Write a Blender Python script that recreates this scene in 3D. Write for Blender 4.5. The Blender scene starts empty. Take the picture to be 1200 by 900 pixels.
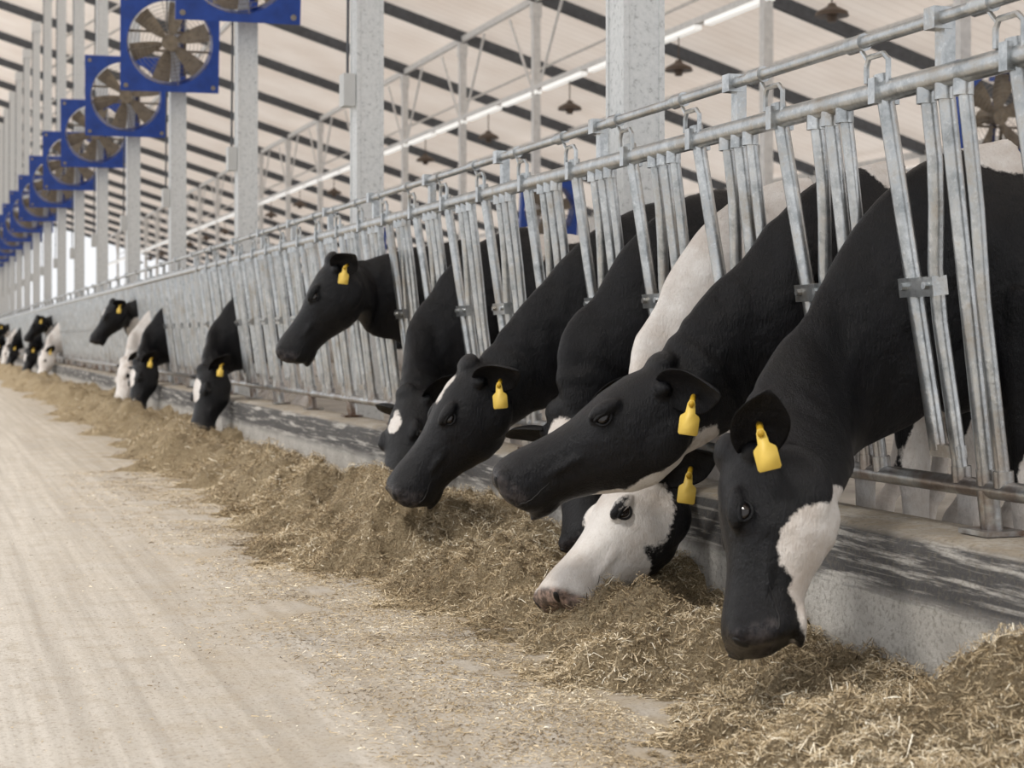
import bpy, math, random
import numpy as np
from mathutils import Vector, Matrix
from mathutils.bvhtree import BVHTree
random.seed(4); rng=np.random.default_rng(4)
sc=bpy.context.scene
sc.view_settings.view_transform='Standard'

# ------------------------------------------------------------ noise
def _h(ix,iy,iz,seed):
    n=(ix*374761393+iy*668265263+iz*1103515245+seed*974634777)&0xffffffff
    n=((n^(n>>13))*127412617)&0xffffffff
    n=((n^(n>>15))*96172511)&0xffffffff
    n=n^(n>>16)
    return n/4294967295.0
def vn(x,y,z=0.0,seed=0):
    x=np.asarray(x,float);y=np.asarray(y,float);z=np.asarray(z,float)+0*x
    ix=np.floor(x).astype(np.int64);iy=np.floor(y).astype(np.int64);iz=np.floor(z).astype(np.int64)
    fx=x-ix;fy=y-iy;fz=z-iz
    fx=fx*fx*(3-2*fx);fy=fy*fy*(3-2*fy);fz=fz*fz*(3-2*fz)
    r=0
    for a in (0,1):
        for b in (0,1):
            for c in (0,1):
                w=(fx if a else 1-fx)*(fy if b else 1-fy)*(fz if c else 1-fz)
                r=r+w*_h(ix+a,iy+b,iz+c,seed)
    return r

# ------------------------------------------------------------ materials
def newmat(name):
    m=bpy.data.materials.new(name);m.use_nodes=True
    nt=m.node_tree;b=nt.nodes["Principled BSDF"]
    return m,nt,b
def N(nt,t,**kw):
    n=nt.nodes.new(t)
    for k,v in kw.items(): setattr(n,k,v)
    return n
def noise(nt,scale,detail=4,vec=None,rough=.55):
    n=N(nt,'ShaderNodeTexNoise');n.inputs['Scale'].default_value=scale;n.inputs['Detail'].default_value=detail
    n.inputs['Roughness'].default_value=rough
    if vec: nt.links.new(vec,n.inputs['Vector'])
    return n.outputs['Fac']
def coords(nt,scale=(1,1,1),kind='Object'):
    tc=N(nt,'ShaderNodeTexCoord');mp=N(nt,'ShaderNodeMapping')
    mp.inputs['Scale'].default_value=scale
    nt.links.new(tc.outputs[kind],mp.inputs['Vector']);return mp.outputs['Vector']
def ramp(nt,fac,stops):
    r=N(nt,'ShaderNodeValToRGB');cr=r.color_ramp
    while len(cr.elements)<len(stops): cr.elements.new(.5)
    for e,(p,c) in zip(cr.elements,stops):
        e.position=p;e.color=(*c,1) if len(c)==3 else c
    nt.links.new(fac,r.inputs['Fac']);return r.outputs['Color']
def mix(nt,fac,a,b,mode='MIX'):
    m=N(nt,'ShaderNodeMix');m.data_type='RGBA';m.blend_type=mode
    for s,v in ((m.inputs[0],fac),(m.inputs[6],a),(m.inputs[7],b)):
        if hasattr(v,'is_output'): nt.links.new(v,s)
        elif isinstance(v,(int,float)): s.default_value=v
        else: s.default_value=(*v,1)
    return m.outputs[2]
def math2(nt,op,a,b):
    m=N(nt,'ShaderNodeMath',operation=op)
    for s,v in ((m.inputs[0],a),(m.inputs[1],b)):
        if hasattr(v,'is_output'): nt.links.new(v,s)
        else: s.default_value=v
    return m.outputs[0]
def maprange(nt,src,a,b):
    mr=N(nt,'ShaderNodeMapRange');mr.inputs[1].default_value=a;mr.inputs[2].default_value=b;nt.links.new(src,mr.inputs[0]);return mr.outputs[0]
def objz(nt,ax='Z'):
    sep=N(nt,'ShaderNodeSeparateXYZ');tc=N(nt,'ShaderNodeTexCoord');nt.links.new(tc.outputs['Object'],sep.inputs[0]);return sep.outputs[ax]
def bump(nt,b,h,strength=.3,dist=.01,prev=None):
    n=N(nt,'ShaderNodeBump');n.inputs['Strength'].default_value=strength;n.inputs['Distance'].default_value=dist
    nt.links.new(h,n.inputs['Height'])
    if prev is not None: nt.links.new(prev,n.inputs['Normal'])
    nt.links.new(n.outputs['Normal'],b.inputs['Normal']);return n.outputs['Normal']
def simple(name,col,rough=.5,metal=0,var=.15,scale=8,bmp=0):
    m,nt,b=newmat(name);v=coords(nt);f=noise(nt,scale,5,v)
    d=tuple(c*(1-var) for c in col);l=tuple(min(1,c*(1+var)) for c in col)
    nt.links.new(ramp(nt,f,[(.3,d),(.7,l)]),b.inputs['Base Color'])
    b.inputs['Roughness'].default_value=rough;b.inputs['Metallic'].default_value=metal
    if bmp: bump(nt,b,noise(nt,scale*6,5,v),bmp)
    return m

def m_galv():
    m,nt,b=newmat("galvanized_steel");v=coords(nt)
    f=noise(nt,14,6,v,.7);f2=noise(nt,55,4,v,.6)
    c=ramp(nt,f,[(.25,(.24,.26,.27)),(.5,(.48,.50,.51)),(.75,(.78,.80,.80))])
    c=mix(nt,ramp(nt,f2,[(.55,(0,0,0)),(.75,(.5,.5,.5))]),c,(.86,.87,.86))
    st=ramp(nt,noise(nt,7,7,v,.75),[(.50,(0,0,0)),(.66,(.75,.75,.75))])
    c=mix(nt,st,c,(.27,.23,.18))
    rr=ramp(nt,noise(nt,9,5,v),[(.35,(0,0,0)),(.6,(1,1,1))])
    c=mix(nt,math2(nt,'MULTIPLY',maprange(nt,objz(nt),.80,.45),rr),c,(.14,.075,.04))
    nt.links.new(c,b.inputs['Base Color'])
    b.inputs['Metallic'].default_value=.8;b.inputs['Roughness'].default_value=.28
    bump(nt,b,f2,.3,.004);return m
GALV=m_galv()
def m_conc_col():
    m,nt,b=newmat("painted_steel_column");v=coords(nt)
    f=noise(nt,30,6,v,.75)
    c=ramp(nt,f,[(.34,(.42,.43,.43)),(.44,(.68,.70,.70)),(.7,(.80,.81,.81))])
    nt.links.new(c,b.inputs['Base Color']);b.inputs['Roughness'].default_value=.5;b.inputs['Metallic'].default_value=.1
    bump(nt,b,f,.3,.01);return m
COL=m_conc_col()
def m_curb():
    m,nt,b=newmat("stained_concrete");v=coords(nt)
    f=noise(nt,5,8,v,.7);fine=noise(nt,60,6,v,.7)
    c=ramp(nt,f,[(.3,(.40,.38,.35)),(.7,(.64,.62,.58))])
    z=objz(nt)
    s1=noise(nt,2.2,8,coords(nt,(.5,.8,12)),.7)
    m1=math2(nt,'MULTIPLY',maprange(nt,z,.24,.30),ramp(nt,s1,[(.38,(0,0,0)),(.48,(1,1,1))]))
    m1=math2(nt,'MULTIPLY',m1,maprange(nt,z,.455,.438))
    c=mix(nt,math2(nt,'MULTIPLY',m1,.90),c,(.04,.04,.045))
    dust=math2(nt,'MULTIPLY',maprange(nt,z,.435,.452),ramp(nt,noise(nt,12,7,v,.7),[(.35,(.3,.3,.3)),(.6,(.9,.9,.9))]))
    c=mix(nt,dust,c,(.33,.27,.19))
    s2=noise(nt,3,6,coords(nt,(.5,.5,20)),.6)
    c=mix(nt,math2(nt,'MULTIPLY',ramp(nt,s2,[(.56,(0,0,0)),(.62,(1,1,1))]),.5),c,(.50,.48,.44))
    c=mix(nt,ramp(nt,fine,[(.38,(.5,.5,.5)),(.5,(0,0,0))]),c,(.18,.16,.13))
    nt.links.new(c,b.inputs['Base Color']);b.inputs['Roughness'].default_value=.85
    bump(nt,b,fine,.6,.01);return m
CURB=m_curb()
def m_floor():
    m,nt,b=newmat("dusty_alley_concrete");v=coords(nt);vs=coords(nt,(3.2,.10,1))
    f=noise(nt,1.2,8,v,.65);fs=noise(nt,1.5,5,vs,.6);fine=noise(nt,70,6,v,.75)
    vs2=coords(nt,(14,.25,1));fs2=noise(nt,1.3,5,vs2,.6)
    c=ramp(nt,f,[(.3,(.40,.365,.32)),(.7,(.55,.515,.465))])
    c=mix(nt,.5,c,ramp(nt,fs,[(.35,(.34,.315,.28)),(.65,(.60,.57,.52))]))
    c=mix(nt,.3,c,ramp(nt,fs2,[(.4,(.26,.24,.21)),(.6,(.58,.55,.50))]))
    med=noise(nt,9,8,v,.75)
    c=mix(nt,ramp(nt,med,[(.36,(.6,.6,.6)),(.5,(0,0,0))]),c,(.34,.295,.235))
    mu=math2(nt,'MULTIPLY',maprange(nt,objz(nt,'X'),3.2,4.8),ramp(nt,noise(nt,3.5,8,v,.7),[(.35,(0,0,0)),(.7,(1,1,1))]))
    c=mix(nt,mu,c,(.35,.275,.175))
    c=mix(nt,ramp(nt,fine,[(.36,(.8,.8,.8)),(.47,(0,0,0))]),c,(.20,.16,.12))
    nt.links.new(c,b.inputs['Base Color']);b.inputs['Roughness'].default_value=.8
    bump(nt,b,fine,.6,.008);return m
FLOOR=m_floor()
PEN=simple("pen_floor_concrete",(.34,.32,.29),.8,0,.3,3,.3)
def m_feed():
    m,nt,b=newmat("chopped_feed");v=coords(nt)
    f=noise(nt,130,6,v,.85);f2=noise(nt,5,5,v,.6)
    c=ramp(nt,f,[(.32,(.09,.06,.03)),(.45,(.33,.25,.145)),(.57,(.56,.45,.29)),(.72,(.82,.72,.53))])
    c=mix(nt,ramp(nt,f2,[(.4,(0,0,0)),(.65,(.45,.45,.45))]),c,(.24,.18,.10))
    nt.links.new(c,b.inputs['Base Color']);b.inputs['Roughness'].default_value=.9
    bump(nt,b,f,1.0,.02);return m
FEED=m_feed()
def m_straw():
    m,nt,b=newmat("straw_strands")
    a=N(nt,'ShaderNodeAttribute');a.attribute_name="rnd"
    c=ramp(nt,a.outputs['Fac'],[(0,(.07,.048,.025)),(.25,(.26,.19,.105)),(.52,(.52,.41,.255)),(.78,(.74,.63,.45)),(1,(.95,.90,.76))])
    nt.links.new(c,b.inputs['Base Color']);b.inputs['Roughness'].default_value=.6;return m
STRAW=m_straw()
def m_coat():
    m,nt,b=newmat("holstein_coat");v=coords(nt)
    at=N(nt,'ShaderNodeAttribute');at.attribute_name="pat"
    nz=noise(nt,45,5,v,.7)
    s=N(nt,'ShaderNodeMath',operation='MULTIPLY_ADD');nt.links.new(nz,s.inputs[0]);s.inputs[1].default_value=.04;s.inputs[2].default_value=-.02
    mr=maprange(nt,math2(nt,'ADD',at.outputs['Fac'],s.outputs[0]),-.004,.006)
    dirt=noise(nt,6,6,v,.65);hv=coords(nt,(1,1,.3));hair=noise(nt,150,4,hv,.75)
    blk=ramp(nt,dirt,[(.35,(.0015,.0015,.002)),(.7,(.004,.004,.006))])
    blk=mix(nt,ramp(nt,hair,[(.5,(0,0,0)),(.75,(.6,.6,.6))]),blk,(.014,.014,.019))
    wht=ramp(nt,dirt,[(.3,(.62,.55,.49)),(.6,(.86,.83,.80))])
    wht=mix(nt,ramp(nt,hair,[(.3,(.35,.35,.35)),(.5,(0,0,0))]),wht,(.5,.45,.40))
    c=mix(nt,mr,blk,wht)
    am=N(nt,'ShaderNodeAttribute');am.attribute_name="muz"
    spots=noise(nt,40,4,v)
    mcb=ramp(nt,spots,[(.4,(.010,.009,.011)),(.65,(.05,.043,.043))])
    mcw=ramp(nt,spots,[(.4,(.10,.075,.065)),(.62,(.38,.27,.22))])
    c=mix(nt,am.outputs['Fac'],c,mix(nt,mr,mcb,mcw))
    nt.links.new(c,b.inputs['Base Color'])
    rg=ramp(nt,dirt,[(.3,(.30,.30,.30)),(.7,(.42,.42,.42))])
    nt.links.new(mix(nt,am.outputs['Fac'],rg,(.25,.25,.25)),b.inputs['Roughness'])
    b.inputs['Specular IOR Level'].default_value=.28
    p=bump(nt,b,noise(nt,9,5,v,.55),.5,.03)
    bump(nt,b,hair,.7,.008,p);return m
COAT=m_coat()
EYE=simple("eye_dark",(.01,.007,.006),.05,0,.1)
NOST=simple("nostril_dark",(.004,.003,.003),.6,0,.1)
TAG=simple("yellow_ear_tag",(.82,.58,.11),.45,0,.08)
TAGD=simple("tag_button",(.60,.36,.02),.5,0,.1)
BLUE=simple("blue_fan_paint",(.015,.06,.32),.35,0,.25,5)
BLADE=simple("fan_blade_dusty",(.27,.22,.16),.6,.1,.3,12)
WIRE=simple("guard_wire",(.28,.25,.21),.5,.3,.2)
DARK=simple("dark_steel",(.10,.105,.115),.6,.2,.2)
LAMPM=simple("lamp_brown",(.10,.07,.05),.5,.2,.2)
WHITE=simple("white_paint_steel",(.72,.71,.69),.5,.0,.12,10)
BOXM=simple("grey_plastic",(.6,.61,.6),.5,0,.05)
STRIP=simple("glowing_white_tray",(.9,.9,.88),.5,0,.03)
_b=STRIP.node_tree.nodes["Principled BSDF"];_b.inputs['Emission Color'].default_value=(1,.97,.92,1);_b.inputs['Emission Strength'].default_value=.55  # emission added to make the white overhead tray look brighter
def m_roof():
    m,nt,b=newmat("roof_sheet");v=coords(nt)
    w=N(nt,'ShaderNodeTexWave',bands_direction='Y');w.inputs['Scale'].default_value=.9;w.inputs['Distortion'].default_value=0
    nt.links.new(v,w.inputs['Vector'])
    f=noise(nt,.6,4,v)
    c=ramp(nt,f,[(.3,(.80,.69,.60)),(.7,(.92,.83,.75))])
    c=mix(nt,.12,c,ramp(nt,w.outputs['Fac'],[(0,(.3,.3,.3)),(.15,(.9,.9,.9))]))
    nt.links.new(c,b.inputs['Base Color']);b.inputs['Roughness'].default_value=.6
    tr=N(nt,'ShaderNodeBsdfTranslucent');nt.links.new(c,tr.inputs['Color'])
    ms=N(nt,'ShaderNodeMixShader');ms.inputs[0].default_value=.29
    nt.links.new(b.outputs[0],ms.inputs[1]);nt.links.new(tr.outputs[0],ms.inputs[2])
    nt.links.new(ms.outputs[0],nt.nodes['Material Output'].inputs['Surface'])
    return m
ROOF=m_roof()
WALLM=simple("eave_wall_paint",(.68,.70,.72),.7,0,.1,2)

# ------------------------------------------------------------ mesh builder
class MB:
    def __init__(s): s.v=[];s.f=[];s.m=[]
    def add(s,vs,fs,mat=0):
        o=len(s.v);s.v+= [tuple(p) for p in vs]
        s.f+=[tuple(i+o for i in f) for f in fs];s.m+=[mat]*len(fs)
    def box(s,c,size,mat=0,M=None):
        c=Vector(c);h=Vector(size)/2;vs=[]
        for x in(-1,1):
            for y in(-1,1):
                for z in(-1,1):
                    p=Vector((x*h.x,y*h.y,z*h.z))
                    if M is not None:p=M@p
                    vs.append(c+p)
        s.add(vs,[(0,1,3,2),(4,6,7,5),(0,4,5,1),(2,3,7,6),(0,2,6,4),(1,5,7,3)],mat)
    def tube(s,pts,r,seg=10,mat=0,cap=True):
        pts=[Vector(p) for p in pts];n=len(pts)
        rs=r if isinstance(r,(list,tuple)) else [r]*n
        t=[(pts[min(i+1,n-1)]-pts[max(i-1,0)]).normalized() for i in range(n)]
        up=Vector((0,0,1)) if abs(t[0].z)<.9 else Vector((1,0,0))
        a=(up-t[0]*up.dot(t[0])).normalized();vs=[]
        for i in range(n):
            a=(a-t[i]*a.dot(t[i])).normalized();b=t[i].cross(a)
            for k in range(seg):
                q=2*math.pi*k/seg;vs.append(pts[i]+(a*math.cos(q)+b*math.sin(q))*rs[i])
        fs=[(i*seg+k,i*seg+(k+1)%seg,(i+1)*seg+(k+1)%seg,(i+1)*seg+k) for i in range(n-1) for k in range(seg)]
        if cap: fs+=[tuple(range(seg))[::-1],tuple((n-1)*seg+k for k in range(seg))]
        s.add(vs,fs,mat)
    def rings(s,R,mat=0):
        n=len(R);seg=len(R[0]);vs=[p for r in R for p in r]
        fs=[(i*seg+k,i*seg+(k+1)%seg,(i+1)*seg+(k+1)%seg,(i+1)*seg+k) for i in range(n-1) for k in range(seg)]
        fs+=[tuple(range(seg))[::-1],tuple((n-1)*seg+k for k in range(seg))]
        s.add(vs,fs,mat)
    def ell(s,c,ax,mat=0,nu=16,nv=10):
        c=Vector(c);R=[]
        for i in range(nv+1):
            th=math.pi*i/nv if 0<i<nv else (0.03 if i==0 else math.pi-.03)
            R.append([c+ax[0]*math.cos(th)+(ax[1]*math.cos(2*math.pi*k/nu)+ax[2]*math.sin(2*math.pi*k/nu))*math.sin(th) for k in range(nu)])
        s.rings(R,mat)
    def obj(s,name,mats,smooth=True,loc=(0,0,0),auto=None):
        me=bpy.data.meshes.new(name);me.from_pydata(s.v,[],s.f)
        for m in mats: me.materials.append(m)
        me.polygons.foreach_set('material_index',s.m)
        me.polygons.foreach_set('use_smooth',[smooth]*len(s.f));me.update()
        if smooth and auto:
            try: me.set_sharp_from_angle(angle=math.radians(auto))
            except Exception: pass
        o=bpy.data.objects.new(name,me);sc.collection.objects.link(o);o.location=loc;return o

# ------------------------------------------------------------ floor / curb
def grid_obj(name,xs,ys,hf,mat,extra=None):
    X,Y=np.meshgrid(xs,ys);Z=hf(X,Y)
    vs=np.stack([X,Y,Z],-1).reshape(-1,3);nx=len(xs);ny=len(ys)
    I=np.arange(nx*ny).reshape(ny,nx)
    F=np.stack([I[:-1,:-1],I[:-1,1:],I[1:,1:],I[1:,:-1]],-1).reshape(-1,4)
    me=bpy.data.meshes.new(name);me.from_pydata(vs.tolist(),[],F.tolist())
    me.polygons.foreach_set('use_smooth',[True]*len(F));me.materials.append(mat);me.update()
    o=bpy.data.objects.new(name,me);sc.collection.objects.link(o);return o
fl=MB();fl.box((0,0,-.1),(11.2,130,.2));fl.obj("floor",[FLOOR],False,(-3,60,0))
pf=MB();pf.box((12.45,60,0.025),(19.1,130,.25));pf.obj("floor_cow_pen",[PEN],False)
def curb():
    mb=MB();ys=[-3+i*.08 for i in range(0,400)]+[29+i*1.0 for i in range(0,96)]
    ys=np.array(ys);e=(vn(ys*3,ys*0,0,5)-.5)*.012+(vn(ys*11,ys*0,0,6)-.5)*.008
    R=[]
    for y,d in zip(ys,e):
        y=float(y);d=float(d)
        R.append([(2.56,y,-.1),(2.565,y,.25),(2.572+d,y,.41),(2.585+d,y,.442+d*.5),(2.61,y,.455+d),(2.86,y,.455),(2.9,y,.43),(2.9,y,-.1)])
    mb.rings(R);return mb.obj("feed_curb",[CURB],True,auto=40)
curb()

# ------------------------------------------------------------ feed
def feedh(x,y):
    edge=1.58+.46*(vn(y*.8,0*y,0,11)-.5)+.30*(vn(y*2.7,0*y,0,12)-.5)+.18*(vn(y*8,x*8,0,13)-.5)+.14*(vn(y*25,x*25,0,19)-.5)
    t=np.clip((x-edge)/.62,0,1);t=t*t*(3-2*t)
    base=.02+.25*vn(x*2.9,y*1.9,0,14)**1.6+.07*np.exp(-((x-2.02)/.2)**2)+.12*np.abs(vn(x*6,y*5,0,18)-.5)
    fine=.07*(vn(x*10,y*10,0,15)-.4)+.05*(vn(x*24,y*24,0,16)-.4)+.03*(vn(x*50,y*50,0,17)-.5)
    return t*(base+fine)-.012*(t<=0)-.004
grid_obj("feed_pile",np.arange(1.1,2.61,.012),np.arange(1.2,9.5,.013),feedh,FEED)
grid_obj("feed_pile",np.arange(1.1,2.61,.04),np.concatenate([np.arange(9.49,30,.06),np.arange(30,122,.4)]),feedh,FEED)
def strands(name,x,y,lmin,lmax,wid,lift,seed,dark=0):
    r=np.random.default_rng(seed);n=len(x)
    hh=feedh(x,y)
    z=np.maximum(hh,0)+r.random(n)*lift*np.clip(hh*20,.1,1)+.0015
    az=r.random(n)*2*np.pi;pit=r.normal(0,.42,n)*(hh>.01);L=lmin+(lmax-lmin)*r.random(n)**3.0
    d=np.stack([np.cos(az)*np.cos(pit),np.sin(az)*np.cos(pit),np.sin(pit)],-1)
    s=np.stack([-np.sin(az),np.cos(az),r.normal(0,.6,n)],-1);s/=np.linalg.norm(s,axis=1)[:,None]
    w=(wid*(.4+1.1*r.random(n)))[:,None]*s/2
    c=np.stack([x,y,z],-1);h=d*L[:,None]/2
    bend=np.stack([0*x,0*x,L*.12*r.normal(0,1,n)],-1)
    V=np.stack([c-h-w,c-h+w,c+bend+w,c+bend-w,c+h+w*.6,c+h-w*.6],1).reshape(-1,3)
    V[:,2]=np.maximum(V[:,2],.001)
    o=np.arange(n)[:,None]*6
    F=np.concatenate([o+np.array([0,1,2,3]),o+np.array([3,2,4,5])],0)
    me=bpy.data.meshes.new(name);me.from_pydata(V.tolist(),[],F.tolist());me.materials.append(STRAW)
    v=r.normal(.47,.2,n)+.55*(vn(x*5,y*5,0,41)-.5)-dark
    a=me.attributes.new("rnd",'FLOAT','POINT');a.data.foreach_set('value',np.repeat(np.clip(v,0,1),6).astype(np.float32))
    me.update();o=bpy.data.objects.new(name,me);sc.collection.objects.link(o);return o
def smp(n,x0,x1,y0,y1,p=1.0,seed=0):
    r=np.random.default_rng(seed);return x0+(x1-x0)*r.random(n),y0+(y1-y0)*r.random(n)**p
x,y=smp(240000,1.2,2.56,2.2,9.5,1.35,1);k=feedh(x,y)>-.002;strands("straw_scatter",x[k],y[k],.007,.055,.0022,.024,1)
x,y=smp(34000,1.5,2.56,9,34,1.6,2);k=feedh(x,y)>.0;strands("straw_scatter",x[k],y[k],.02,.08,.0045,.03,2)
r_=np.random.default_rng(9)
xx=1.78-np.abs(r_.normal(0,.40,80000));yy=2.6+10*r_.random(80000)**1.3
cl=vn(xx*3.2,yy*2.2,0,31)*.6+vn(xx*11,yy*9,0,32)*.4>.26+.34*(1.6-xx);strands("straw_scatter",xx[cl],yy[cl],.003,.030,.0027,.003,3)
xx=-2.5+4.6*r_.random(9000);yy=2.8+16*r_.random(9000)**1.5;strands("straw_scatter",xx,yy,.004,.02,.003,.001,4)

# ------------------------------------------------------------ headlock fence
ZT,ZB=1.72,.585
def fx(z): return 2.76-(z-ZB)/(ZT-ZB)*.14
OFF=3.775
def fence():
    mb=MB();y0,y1=OFF-4*.6,OFF+190*.6
    for (z,r) in ((ZT,.033),(ZB,.027)):
        mb.tube([(fx(z),y0-.2,z),(fx(z),y1,z)],r,14)
    mb.tube([(2.60,y0-.2,1.875),(2.60,y1,1.875)],.019,10)
    i=-4
    def bar(pts,r,seg): mb.tube([(fx(z),y,z) for y,z in pts],r,seg)
    while i<190:
        c=OFF+i*.6;near=i<22;sg=10 if near else 5
        if i>70: sg=4
        r=.0235
        bar([(c,ZT),(c,ZB)],r,sg)
        if near: bar([(c+.085,ZT),(c+.085,1.5),(c+.10,1.38),(c+.135,1.2),(c+.14,1.05),(c+.125,.8),(c+.115,ZB)],.022,sg)
        else: bar([(c+.085,ZT),(c+.135,1.15),(c+.115,ZB)],.022,sg)
        j=.015*math.sin(i*7.3)
        bar([(c+.300+j,ZT+.05),(c+.25,1.15),(c+.215-j,.68)],.025,sg)
        bar([(c-.085,ZT),(c-.085,1.35),(c-.07,1.1),(c-.075,ZB)],.020,sg)
        if i<70:
            M=Matrix.Rotation(-.12,3,'Y')
            mb.box((fx(1.15)-.005,c+.20,1.15),(.05,.17,.055),0,M)
            mb.box((fx(.68),c+.17,.68),(.03,.14,.035),0,M)
        if near:
            for q in (.14,.252): mb.tube([(fx(1.15)-.045,c+q,1.15),(fx(1.15)+.03,c+q,1.15)],.011,8)
            yb=c+.300+j;x=fx(ZT)
            mb.tube([(x-.02,yb-.055,ZT),(x-.02,yb-.055,ZT+.085),(x-.02,yb-.03,ZT+.105),(x-.02,yb+.045,ZT+.105),(x-.02,yb+.06,ZT+.08),(x-.02,yb+.06,ZT+.03)],.009,6)
            mb.tube([(x-.02,yb+.05,ZT+.095),(2.60,yb+.11,1.875)],.007,6)
            mb.tube([(2.60,yb+.07,1.875),(2.60,yb+.15,1.875)],.027,10)
            mb.box((x,yb-.0,ZT+.0),(.085,.035,.075),0)
            for yy in (c,c-.085,c+.085): mb.tube([(x,yy,ZT-.065),(x,yy,ZT-.02)],.028,10)
            for yy in (c,c-.075,c+.115): mb.tube([(fx(ZB+.04),yy,ZB+.055),(fx(ZB+.01),yy,ZB+.01)],.028,10)
        if i%2==0:
            mb.box((fx(1.8)+.012,c,1.80),(.035,.045,.20),0)
            mb.box((2.60,c,1.875),(.06,.05,.06),0)
            mb.tube([(fx(ZB),c,ZB),(2.775,c,.46)],.03,sg)
            mb.box((2.775,c,.466),(.13,.13,.014),0)
        i+=1
    return mb.obj("headlock_feed_fence",[GALV],True,auto=45)
fence()

# ------------------------------------------------------------ columns, roof
SP=4.9;C0=6.91;X2=11.85
def roofz(x): return 10.8-.30*(x-3.0)
def column(name,x,y,w,ztop,mat,zb=0.15,main=True):
    mb=MB();h=ztop-zb;zc=(ztop+zb)/2
    if main:
        mb.box((0,0,zc),(w*.94,w*.94,h))
        for sx in(-1,1):
            for sy in(-1,1): mb.box((sx*w*.44,sy*w*.44,zc),(w*.13,w*.13,h))
        mb.box((0,0,zb+.01),(w*1.5,w*1.5,.02))
    else: mb.box((0,0,zc),(w,w,h))
    mb.box((0,0,ztop-.15),(w*1.3,w*1.3,.3))
    if main:
        mb.box((-w*.75,-.02,2.85),(.09,.14,.24),1)
        mb.tube([(-w*.75,-.02,2.95),(-w*.7,-.02,4.2),(-w*.55,-.02,ztop-.2)],.011,6,2)
    return mb.obj(name,[mat,BOXM,DARK],False,(x,y,0))
for n in range(-1,22):
    y=C0+SP*n
    column("steel_column",3.10,y,.205,roofz(3.1)-.2,COL)
    column("pen_column",X2,y,.15,roofz(X2)-.2,WHITE,.15,False)
    column("eave_column",21.3,y,.15,roofz(21.3)-.15,WHITE,.15,False)
rf=MB()
rf.add([(-6,-6,roofz(-6)+.12),(23,-6,roofz(23)+.12),(23,122,roofz(23)+.12),(-6,122,roofz(-6)+.12)],[(0,1,2,3)])
rf.obj("ceiling",[ROOF],False)
ra=MB();ang=math.atan(.30)
M=Matrix.Rotation(ang,3,'Y')
for n in range(-1,24):
    y=C0+SP*n
    ln=29/math.cos(ang)
    ra.box((8.5,y,roofz(8.5)-.03),(ln,.05,.24),0,M)
    ra.box((8.5,y,roofz(8.5)-.15),(ln,.15,.03),0,M)
ra.obj("roof_rafters",[DARK],False)
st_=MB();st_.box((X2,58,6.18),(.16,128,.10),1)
for i in range(0,50): st_.box((X2,-2+i*2.45,6.10),(.13,2.1,.08),0)  # tray segments below the white box, with the added glow
st_.obj("glowing_ceiling_tray",[STRIP,WHITE],False)
tr=MB()
for X in (X2,7.5,16.5,21.3):
    tr.box((X,58,roofz(X)-.10),(.07,128,.14))
for n in range(-1,22):
    y=C0+SP*n
    for d in(-1,1):
        tr.tube([(X2,y,roofz(X2)-2.2),(X2,y+d*1.6,roofz(X2)-.25)],.028,6)
    tr.tube([(X2,y,roofz(X2)-1.6),(X2+1.8,y,roofz(X2+1.8)-.2)],.028,6)
    tr.tube([(3.1,y,roofz(3.1)-2.4),(5.4,y,roofz(5.4)-.2)],.035,6)
tr.obj("roof_bracing",[WHITE],False)
ew=MB();ew.box((22.2,58,.55),(.2,128,1.1));ew.box((22.2,58,roofz(22.2)-.4),(.12,128,.9));ew.obj("wall_right",[WALLM],False)
def lamp_mesh():
    mb=MB();mb.tube([(0,0,.58),(0,0,.1)],.012,6)
    mb.tube([(0,0,.14),(0,0,.10),(0,0,.02),(0,0,-.04)],[.05,.07,.22,.24],16)
    mb.tube([(0,0,-.03),(0,0,-.12)],[.09,.06],10);return mb
first=None
for n in range(0,18):
    if first is None: o=lamp_mesh().obj("pendant_lamp",[LAMPM],True,auto=40);first=o
    else:
        o=bpy.data.objects.new("pendant_lamp",first.data);sc.collection.objects.link(o)
    o.location=(X2,14.83+SP*n,5.53)

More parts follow.
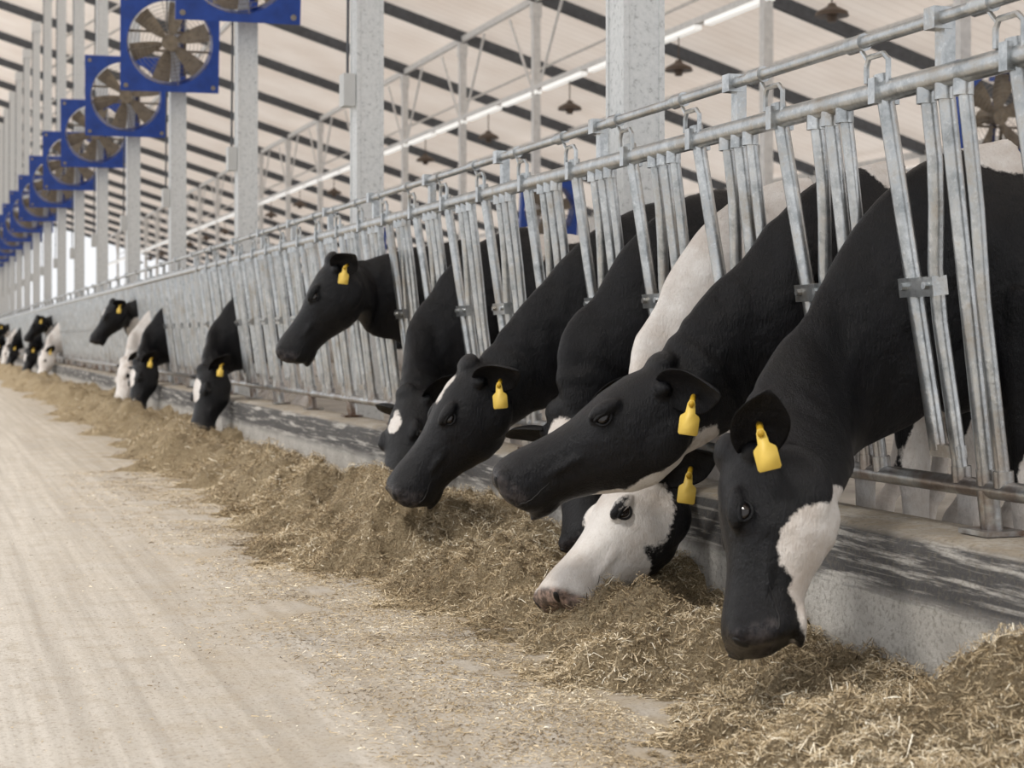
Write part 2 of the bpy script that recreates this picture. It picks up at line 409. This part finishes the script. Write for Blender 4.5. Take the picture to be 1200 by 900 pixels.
# ------------------------------------------------------------ fans
def fan_mesh():
    mb=MB();S=.62;R=.54;n=48
    circ=[];sq=[]
    for k in range(n):
        a=2*math.pi*k/n;c,s=math.cos(a),math.sin(a);m=max(abs(c),abs(s))
        circ.append((R*c,R*s));sq.append((S*c/m,S*s/m))
    def ring(y): return [(p[0],y,p[1]) for p in circ],[(p[0],y,p[1]) for p in sq]
    c0,s0=ring(0);c1,s1=ring(.14)
    vs=c0+s0+s1;fs=[(k,(k+1)%n,n+(k+1)%n,n+k) for k in range(n)]+[(n+k,n+(k+1)%n,2*n+(k+1)%n,2*n+k) for k in range(n)]
    mb.add(vs,fs,0)
    c2=[(p[0]*.96,.30,p[1]*.96) for p in circ]
    mb.add(c0+c2,[(k,n+k,n+(k+1)%n,(k+1)%n) for k in range(n)],0)
    c3=[(p[0]*1.01,.30,p[1]*1.01) for p in circ];c4=[(p[0]*1.04,.0,p[1]*1.04) for p in circ]
    mb.add(c4+c3+c2,[(k,n+k,n+(k+1)%n,(k+1)%n) for k in range(n)]+[(n+k,2*n+k,2*n+(k+1)%n,n+(k+1)%n) for k in range(n)],0)
    for b in range(6):
        a0=b*math.pi/3+.3
        vs=[];m=7
        for i in range(m):
            rr=.10+.41*i/(m-1);w=.72-.26*i/(m-1);tw=.75-.4*i/(m-1)
            for q in(-1,0,1):
                a=a0+q*w*.5*(.75 if i==0 else 1)
                vs.append((rr*math.cos(a),.17+q*rr*w*.5*math.tan(tw)*.8-.015*(q==0),rr*math.sin(a)))
        fs=[(i*3+j,i*3+j+1,i*3+j+4,i*3+j+3) for i in range(m-1) for j in(0,1)]
        mb.add(vs,fs,1);mb.add([(x,y+.006,z) for x,y,z in vs],[f[::-1] for f in fs],1)
    mb.tube([(0,.05,0),(0,.28,0)],.10,20,1);mb.tube([(0,.26,0),(0,.42,0)],.085,16,1)
    for z in(-.12,.12): mb.box((0,.30,z),(1.1,.03,.03),1)
    mb.box((.2,.30,-.25),(.03,.03,.5),1)
    for rr in [.06+.048*i for i in range(10)]:
        mb.tube([(rr*math.cos(2*math.pi*k/28),-.03+.03*(rr/.5)**2,rr*math.sin(2*math.pi*k/28)) for k in range(29)],.003,4,2,False)
    for k in range(8):
        a=k*math.pi/4+.2;mb.tube([(.05*math.cos(a),-.03,.05*math.sin(a)),(.55*math.cos(a),-.002,.55*math.sin(a))],.004,4,2)
    for sx in(-1,1):
        for sz in(-1,1):
            mb.tube([(sx*.55,-.012,sz*.55),(sx*.55,.01,sz*.55)],.03,10,2)
    for sz in(-1,1): mb.box((.17,.34,sz*.45),(.06,.40,.06),0)
    mb.box((.17,.42,0),(.05,.05,1.1),0)
    return mb
fm=None
def putfan(x,y,z,rx,rz=0):
    global fm
    if fm is None:
        o=fan_mesh().obj("ventilation_fan",[BLUE,BLADE,WIRE],True,auto=35);fm=o
    else:
        o=bpy.data.objects.new("ventilation_fan",fm.data);sc.collection.objects.link(o)
    o.location=(x,y,z);o.rotation_euler=(rx,0,rz)
for n in range(0,22):
    putfan(2.92,C0+SP*n-.62,4.78,math.radians(14),math.radians(-6))
for y in (15.9,30.6,45.3): putfan(X2,y,3.6,math.radians(8))

# ------------------------------------------------------------ cows
def lin(t,T):
    for i in range(len(T)-1):
        if t<=T[i+1][0]:
            f=(t-T[i][0])/(T[i+1][0]-T[i][0]);f=f*f*(3-2*f)*.4+f*.6
            return [T[i][j]+(T[i+1][j]-T[i][j])*f for j in range(1,len(T[i]))]
    return list(T[-1][1:])
def make_cow(yn,P,Mz,ref=(-.6,.1,.8),yaw=0.0,zf=.15,sx=2.88,seed=1,voxel=.013,white=[],black=[],thr=.52,neckwhite=False,
             earback=.50,eardrop=.12,tagdir=(-.5,-.85,.05),tilt=.12,raised=False):
    P=Vector(P);Mz=Vector(Mz);a=(Mz-P);L=a.length;a.normalize()
    ref=Vector(ref);n=(ref-a*ref.dot(a)).normalized();l=a.cross(n).normalized()
    S=min(max(L/.56,1.05),1.14)
    bd=Vector((math.cos(yaw),math.sin(yaw),0));bl=Vector((-math.sin(yaw),math.cos(yaw),0));Z=Vector((0,0,1))
    O=Vector((sx,yn,zf))
    def B(s,w,z): return O+bd*s+bl*w+Z*z
    mb=MB();SEG=28
    T=[(-.02,1.03,.08,.17,.17),(.06,1.05,.13,.27,.27),(.22,1.06,.20,.36,.36),(.42,1.05,.255,.385,.38),(.7,1.03,.285,.38,.41),(1.0,1.02,.295,.38,.43),
       (1.25,1.05,.28,.36,.40),(1.45,1.10,.25,.315,.32),(1.62,1.15,.19,.24,.26),(1.72,1.17,.10,.13,.15)]
    R=[]
    for i in range(36):
        s=-.02+1.74*i/35;cz,w,u,d=lin(s,T)
        ring=[]
        for k in range(SEG):
            q=2*math.pi*k/SEG;c,sn=math.cos(q),math.sin(q)
            W=w*math.copysign(abs(c)**.85,c);
            if sn>0: W*=1-.32*sn*sn
            ring.append(B(s,W,cz+(u if sn>0 else d)*math.copysign(abs(sn)**.95,sn)))
        R.append(ring)
    mb.rings(R)
    for sd in(-1,1):
        mb.ell(B(.28,sd*.135,.98),(bd*.15,bl*.09,Z*.33))
        mb.ell(B(1.25,sd*.20,1.33),(bd*.09,bl*.05,Z*.06))
        mb.ell(B(1.42,sd*.16,1.0),(bd*.22,bl*.12,Z*.33))
        def leg(pts): mb.tube([B(s,sd*w,z) for s,w,z,r in pts],[p[3] for p in pts],14)
        leg([(.24,.14,.98,.12),(.21,.15,.80,.095),(.22,.15,.62,.068),(.22,.15,.47,.052),(.21,.15,.42,.056),(.22,.15,.36,.045),(.23,.15,.2,.036),(.23,.15,.14,.046),(.19,.15,.09,.043),(.17,.15,.06,.055),(.15,.15,.0,.062)])
        leg([(1.42,.15,1.0,.18),(1.32,.17,.78,.14),(1.42,.17,.64,.095),(1.56,.17,.53,.058),(1.60,.17,.48,.05),(1.57,.17,.40,.045),(1.53,.17,.22,.04),(1.52,.17,.14,.047),(1.48,.17,.09,.045),(1.46,.17,.06,.055),(1.44,.17,.0,.062)])
    mb.ell(B(.08,0,.80),(bd*.16,bl*.085,Z*.18))
    mb.ell(B(1.22,0,.66),(bd*.2,bl*.15,Z*.16))
    mb.tube([B(1.66,0,1.33),B(1.76,0,1.25),B(1.80,0,1.0),B(1.80,0,.6),B(1.79,0,.42),B(1.79,0,.3)],[.04,.032,.022,.018,.035,.015],10)
    # neck: straight through the headlock gap, then curving to the head
    E=P+a*.13*S-n*.13*S
    b0=B(.26,0,1.13)
    G=Vector((2.60,yn+.012,b0.z+(E.z-b0.z)*(.35 if raised else .44)))
    dirG=((-bd)*1.0+Vector((0,(E.y-G.y)*.25,0))+Z*((E.z-b0.z)*.9)).normalized()
    td=(a*.6+(E-G).normalized()).normalized()
    ln1=(G-b0).length;ln2=(E-G).length
    segs=[(b0,b0-bd*ln1*.4,G-dirG*ln1*.35,G),(G,G+dirG*ln2*.38,E-td*ln2*.38,E)]
    WT=[(0,.17,.34,.36),(.28,.12,.28,.34),(.5,.097,.225,.29),(.68,.092,.18,.235),(.86,.096,.145,.18),(1,.10,.125,.14)]
    if raised: WT=[(0,.17,.34,.36),(.28,.12,.29,.34),(.5,.097,.235,.27),(.68,.092,.20,.215),(.86,.098,.155,.17),(1,.10,.125,.14)]
    R=[]
    for si,(p0,p1,p2,p3) in enumerate(segs):
        for i in range(16):
            if si==1 and i==0: continue
            t=i/15;T_=(si+t)/2
            p=p0*(1-t)**3+p1*3*t*(1-t)**2+p2*3*t*t*(1-t)+p3*t**3
            tg=((p1-p0)*3*(1-t)**2+(p2-p1)*6*t*(1-t)+(p3-p2)*3*t*t).normalized()
            up=(Z-tg*Z.dot(tg)).normalized()
            bl_=max(0,(T_-.55)/.45)
            if bl_>0: up=(up*(1-bl_)+(n-tg*n.dot(tg)).normalized()*bl_).normalized()
            sd=tg.cross(up);w,u,d=lin(T_,WT);ring=[]
            for k in range(SEG):
                q=2*math.pi*k/SEG;c,sn=math.cos(q),math.sin(q)
                W=w*math.copysign(abs(c)**.85,c)*(1-.45*max(0,sn)**2 -.25*max(0,-sn)**2)
                ring.append(p+sd*W+up*((u if sn>0 else d)*math.copysign(abs(sn)**.95,sn)))
            R.append(ring)
    mb.rings(R)
    def H(t,la,nn): return P+a*(t*L)+l*(la*S)+n*(nn*S)
    #      t    w   top   bottom
    HT=[(-.07,.055,-.05,-.15),(-.02,.09,-.008,-.19),(.06,.108,.012,-.235),(.18,.120,.022,-.27),(.32,.131,.018,-.284),(.43,.124,.006,-.272),(.53,.107,-.005,-.242),
        (.63,.092,-.007,-.214),(.72,.087,-.004,-.198),(.80,.090,.001,-.190),(.87,.100,.004,-.188),(.93,.105,.002,-.186),(.97,.104,-.006,-.180),(.998,.096,-.020,-.170),(1.012,.078,-.040,-.152)]
    R=[]
    for i in range(50):
        t=-.07+1.082*i/49;w,tp,bt=lin(t,HT);mid=(tp+bt)/2;hh=(tp-bt)/2
        taper=.42 if t<.7 else .42-.27*min(1,(t-.7)/.2)
        ring=[]
        for k in range(SEG):
            q=2*math.pi*k/SEG;c,sn=math.cos(q),math.sin(q)
            W=w*math.copysign(abs(c)**.70,c)*(1-taper*max(0,-sn)**1.5)*(1-.16*max(0,sn)**2)
            t2=t-.065*max(0,(t-.78)/.22)*max(0,-sn*.9+.1)
            ring.append(H(t2,W,mid+hh*math.copysign(abs(sn)**.75,sn)))
        R.append(ring)
    mb.rings(R)
    for sd in(-1,1):
        mb.ell(H(.355,sd*.106,-.020),(a*.060,l*.032,n*.028))
        mb.ell(H(.22,sd*.084,-.165),(a*.12,l*.048,n*.098))
        mb.ell(H(.945,sd*.070,-.045),(a*.038,l*.038,n*.040))
        mb.ell(H(.06,sd*.095,-.055),(a*.035,l*.045,n*.03))
        mb.ell(H(.56,sd*.082,-.098),(a*.13,l*.026,n*.018))
    mb.ell(H(.0,0,-.002),(a*.055,l*.070,n*.040))
    mb.ell(H(.86,0,-.188),(a*.06,l*.055,n*.016))
    tmp=mb.obj("tmpcow",[COAT],True)
    md=tmp.modifiers.new("r",'REMESH');md.mode='VOXEL';md.voxel_size=voxel
    s2=tmp.modifiers.new("s",'SMOOTH');s2.factor=.55;s2.iterations=3
    bpy.context.view_layer.update()
    dg=bpy.context.evaluated_depsgraph_get();ev=tmp.evaluated_get(dg);em=ev.to_mesh()
    nv=len(em.vertices);co=np.empty(nv*3);em.vertices.foreach_get('co',co);co=co.reshape(-1,3)
    no=np.empty(nv*3);em.vertices.foreach_get('normal',no);no=no.reshape(-1,3)
    faces=[tuple(p.vertices) for p in em.polygons]
    ev.to_mesh_clear();bpy.data.objects.remove(tmp)
    # muscles and skin folds on the neck
    tt=((co-np.array(P))@np.array(a))/L
    dh=np.linalg.norm(co-np.array(H(.4,0,-.12)),axis=1)
    nk=np.clip((dh-.30)/.12,0,1)*np.clip((3.6-co[:,0])/.5,0,1)
    amp=.026*(vn(co[:,0]*6+seed,co[:,1]*6,co[:,2]*4,50)-.5)+.014*(vn(co[:,0]*16+seed,co[:,1]*16,co[:,2]*7,51)-.5)
    de=np.linalg.norm(co-np.array(E),axis=1)
    amp=amp+.007*np.sin(de*62+6*vn(co[:,0]*5,co[:,1]*5,co[:,2]*5,53))*np.clip(1-np.abs(de-.26)/.18,0,1)
    co=co+no*(amp*nk)[:,None]
    bvh=BVHTree.FromPolygons([Vector(c) for c in co],faces)
    d=co-np.array(O);s=d@np.array(bd)
    fld=(vn(co[:,0]*2.1+seed*7.7,co[:,1]*2.1,co[:,2]*2.1,seed)-thr)*.5+(vn(co[:,0]*6+seed,co[:,1]*6,co[:,2]*6,seed+3)-.5)*.07
    leg=np.clip((.75+zf-co[:,2])*.8,-.05,.5);bodym=np.clip((s-.05)/.2,0,1)
    fld=np.maximum(fld,np.where(s>.0,leg,-1))
    fld=fld*bodym+(-.3)*(1-bodym) if not neckwhite else fld
    def toW(c):
        if c[0]=='h': return H(c[1],c[2],c[3]),c[4]
        if c[0]=='b': return B(c[1],c[2],c[3]),c[4]
        return Vector(c[:3]),c[3]
    wob=.02*(vn(co[:,0]*14,co[:,1]*14,co[:,2]*14,seed+9)-.5)
    for c in white:
        w,r=toW(c);fld=np.maximum(fld,r-np.linalg.norm(co-np.array(w),axis=1)+wob)
    for c in black:
        w,r=toW(c);fld=np.minimum(fld,np.linalg.norm(co-np.array(w),axis=1)-r+wob)
    near=np.linalg.norm(co-np.array(H(.95,0,-.08)),axis=1)<.19
    nn_=((co-np.array(P))@np.array(n))/S
    muz=np.clip((tt-.94+.75*np.clip(-.02-nn_,0,.09))/.03,0,1)*near*np.clip((nn_+.13)/.01,0,1)
    out=MB();out.v=[tuple(c) for c in co];out.f=faces;out.m=[0]*len(faces)
    pat=list(fld);mz=list(muz)
    def pad(v=-.3,m=0):
        k=len(out.v)-len(pat);pat.extend([v]*k);mz.extend([m]*k)
    for sd in(-1,1):
        base=H(.06,sd*.098,-.06)
        dr=(l*sd*.85-a*earback-n*.06+Vector((0,0,-eardrop))).normalized()
        wv=(n-dr*n.dot(dr)).normalized();cu=dr.cross(wv)
        if cu.dot(a+l*sd)<0: cu=-cu
        R=[];EL=.24*S
        for i in range(15):
            u=i/14;w=.072*S*(math.sin(math.pi*min(1,.13+.87*u))**.62)*(1.0 if u<.6 else 1-.25*((u-.6)/.4))
            if i==14:w=.006
            c=base+dr*(EL*u)-cu*(.02*u*u)+Z*(-.035*u*u)
            ring=[]
            for k in range(16):
                q=2*math.pi*k/16
                cup=.50*w*(math.cos(q)**2)*(1-.3*u)
                ring.append(c+wv*(w*math.cos(q))+cu*(cup-.3*w+ (.008 if w>.01 else .002)*math.sin(q)))
            R.append(ring)
        out.rings(R,0);pad(-.3)
        if (l*sd).y<0:
            tn=Vector(tagdir).normalized();tc=base+dr*(EL*.55)+tn*.03-Z*.055
            tx=tn.cross(Z).normalized();tz=tx.cross(tn);
            if tz.z<0: tz=-tz
            tx,tz=tx*math.cos(tilt)+tz*math.sin(tilt),tz*math.cos(tilt)-tx*math.sin(tilt)
            K=.84
            prof=[(-.018,-.024),(-.033,-.036),(-.036,-.044),(-.036,-.098),(-.031,-.105),(.031,-.105),(.036,-.098),(.036,-.044),(.033,-.036),(.018,-.024),(.014,.01),(.008,.022),(-.008,.022),(-.014,.01)]
            f=[tc+tx*x*K+tz*z*K+tn*.002 for x,z in prof];b_=[p-tn*.004 for p in f];q=len(prof)
            out.add(f+b_,[tuple(range(q)),tuple(range(q,2*q))[::-1]]+[(i,q+i,q+(i+1)%q,(i+1)%q) for i in range(q)],3);pad()
            out.tube([tc+tz*.005+tn*.008,tc+tz*.03-tn*.05],.009,10,4);pad()
        e0=H(.385,sd*.14,-.052);loc,nr,_,_=bvh.find_nearest(e0)
        nr=nr if nr.dot(l*sd)>0 else -nr
        out.ell(loc-nr*.011,(nr*.021,a*.024,n*.018),1,14,10);pad()
        for up_,r_l in ((1,.0065),(-1,.0045)):
            pts=[loc-nr*(.006-.012*math.sin(math.pi*i/8))+a*(.027*math.cos(math.pi*i/8))+n*(up_*.0175*math.sin(math.pi*i/8)) for i in range(9)]
            out.tube(pts,r_l,7,0);pad(-.3,.0)
        e0=H(1.0,sd*.080,-.040);loc,nr,_,_=bvh.find_nearest(e0)
        if nr.dot(a)<0: nr=-nr
        sl=(l*sd*.5+n*.85);sl=(sl-nr*sl.dot(nr)).normalized();s3=nr.cross(sl)
        out.ell(loc-nr*.004,(nr*.007,sl*.024,s3*.012),2,12,8);pad()
        pts=[]
        for i in range(10):
            q=H(.955-.20*i/9,sd*.14,-.140-.010*math.sin(i*.4)+.012*(i/9));loc,nr,_,_=bvh.find_nearest(q);pts.append(loc)
        out.tube(pts,[.0034-.0003*i for i in range(10)],6,2);pad()
    off=(sx,yn,0);out.v=[(x-off[0],y-off[1],z-off[2]) for x,y,z in out.v]
    o=out.obj("holstein_cow",[COAT,EYE,NOST,TAG,TAGD],True,off)
    me=o.data
    me.attributes.new("pat",'FLOAT','POINT').data.foreach_set('value',np.array(pat,dtype=np.float32))
    me.attributes.new("muz",'FLOAT','POINT').data.foreach_set('value',np.array(mz,dtype=np.float32))
    return o
def inst(o,y,x=2.88,rz=0):
    c=bpy.data.objects.new("holstein_cow",o.data);sc.collection.objects.link(c);c.location=(x,y,0);c.rotation_euler=(0,0,rz);return c
DY=.045
make_cow(4.145+DY,(2.0,3.86,.695),(1.89,3.68,.215),ref=(-.9,.42,.05),seed=2,white=[('h',.50,-.06,-.21,.11),('h',.50,.06,-.21,.11),('h',.68,0,-.20,.09),('h',.33,0,-.30,.11),('h',.82,0,-.20,.07),('b',.25,0,1.47,.17),('b',.65,0,1.5,.22)],voxel=.010,tilt=-.25)
make_cow(4.745+DY,(2.20,4.71,.92),(1.68,4.90,.585),ref=(-.35,.10,.93),seed=5,white=[('h',.18,0,-.32,.12),('h',.36,0,-.31,.12),('h',.54,0,-.27,.08),('h',.0,0,-.30,.10),('b',.3,0,1.5,.22),('b',.8,0,1.5,.3)],voxel=.010,thr=.6)
make_cow(5.345+DY,(2.34,5.2,.57),(1.92,5.08,.15),ref=(-.5,.15,.7),seed=8,thr=.42,
   white=[(2.95,5.3,1.50,.26),(2.65,5.35,1.30,.24),(2.47,5.32,1.12,.20),(2.4,5.26,.92,.14),('h',.3,0,-.1,.17),('h',.6,0,-.1,.17),('h',.85,0,-.08,.16)],
   black=[(2.44,5.18,1.06,.07),(2.14,4.98,.40,.07),('h',.0,0,-.05,.12)],voxel=.010)
make_cow(5.945+DY,(2.35,5.97,.72),(2.3,5.66,.24),ref=(-.7,-.3,.5),seed=11,white=[('h',.2,0,.03,.07),('h',.35,0,.03,.05)],voxel=.013)
make_cow(6.545+.03,(2.16,6.55,.89),(1.80,6.6,.37),ref=(-.6,.05,.7),seed=14,white=[('h',.16,0,.05,.055),('h',.28,0,.05,.05),('h',.97,.03,-.09,.03)],voxel=.010,thr=.58,tilt=-.1)
make_cow(8.345+DY,(2.33,8.1,.72),(2.1,7.8,.16),ref=(-.6,-.1,.6),seed=17,white=[('h',.3,0,.04,.06),('h',.2,0,.05,.04)],voxel=.014,thr=.6)
make_cow(9.545+DY,(2.24,9.36,1.47),(1.90,9.42,.92),ref=(-.7,.2,.7),seed=20,voxel=.012,thr=.55,raised=True)
c8=make_cow(14.945+DY,(2.3,14.6,.73),(2.17,14.35,.17),ref=(-.6,.0,.6),seed=23,white=[('h',.3,0,.03,.08),('h',.45,0,.02,.06)],voxel=.018)
cW=make_cow(21.005,(2.3,20.75,.73),(2.15,20.5,.17),ref=(-.6,.0,.6),seed=27,thr=.43,neckwhite=True,white=[('h',.6,0,-.05,.13),(2.6,20.95,1.2,.2)],voxel=.02)
cR=make_cow(22.205,(2.3,22.0,1.50),(1.98,22.0,.98),ref=(-.7,0,.7),seed=29,voxel=.02,white=[('h',.3,0,.03,.06),(2.7,22.1,1.1,.2)],raised=True)
inst(c8,19.795)
def st(k): return 4.195+.6*k
for k,t in ((53,cW),(54,c8),(56,cR),(63,c8),(78,c8),(83,cW),(84,c8),(90,cR),(97,c8),(108,cW),(118,c8)):
    inst(t,st(k))
for x,y,r,t in ((8.5,9,2.6,cW),(9.2,14.5,-1.2,c8),(14.5,22,1.2,cW),(15,30,2.0,c8),(8,26,.3,cW),(13,41,-2,cR),(15.5,17,.4,cR),(8.5,36,1.5,c8)):
    inst(t,y,x,r)

# ------------------------------------------------------------ light
w=bpy.data.worlds.new("World");sc.world=w;w.use_nodes=True;nt=w.node_tree
bg=nt.nodes['Background'];bg.inputs['Color'].default_value=(.97,.98,1.0,1);bg.inputs['Strength'].default_value=1.05
sun=bpy.data.lights.new("sun",'SUN');sun.energy=3.4;sun.angle=math.radians(12);sun.color=(1,.955,.89)
so=bpy.data.objects.new("sun",sun);sc.collection.objects.link(so)
so.rotation_euler=Vector((.50,.22,-.82)).to_track_quat('-Z','Y').to_euler()
# ------------------------------------------------------------ camera
cam=bpy.data.cameras.new("camera");co_=bpy.data.objects.new("camera",cam);sc.collection.objects.link(co_)
co_.location=(0,0,1.0);co_.rotation_euler=(math.pi/2,0,-math.atan(685/1900))
cam.sensor_width=36;cam.lens=57;cam.shift_y=-53/1200;cam.clip_end=400
cam.dof.use_dof=True;cam.dof.focus_distance=5.4;cam.dof.aperture_fstop=4.5
sc.camera=co_
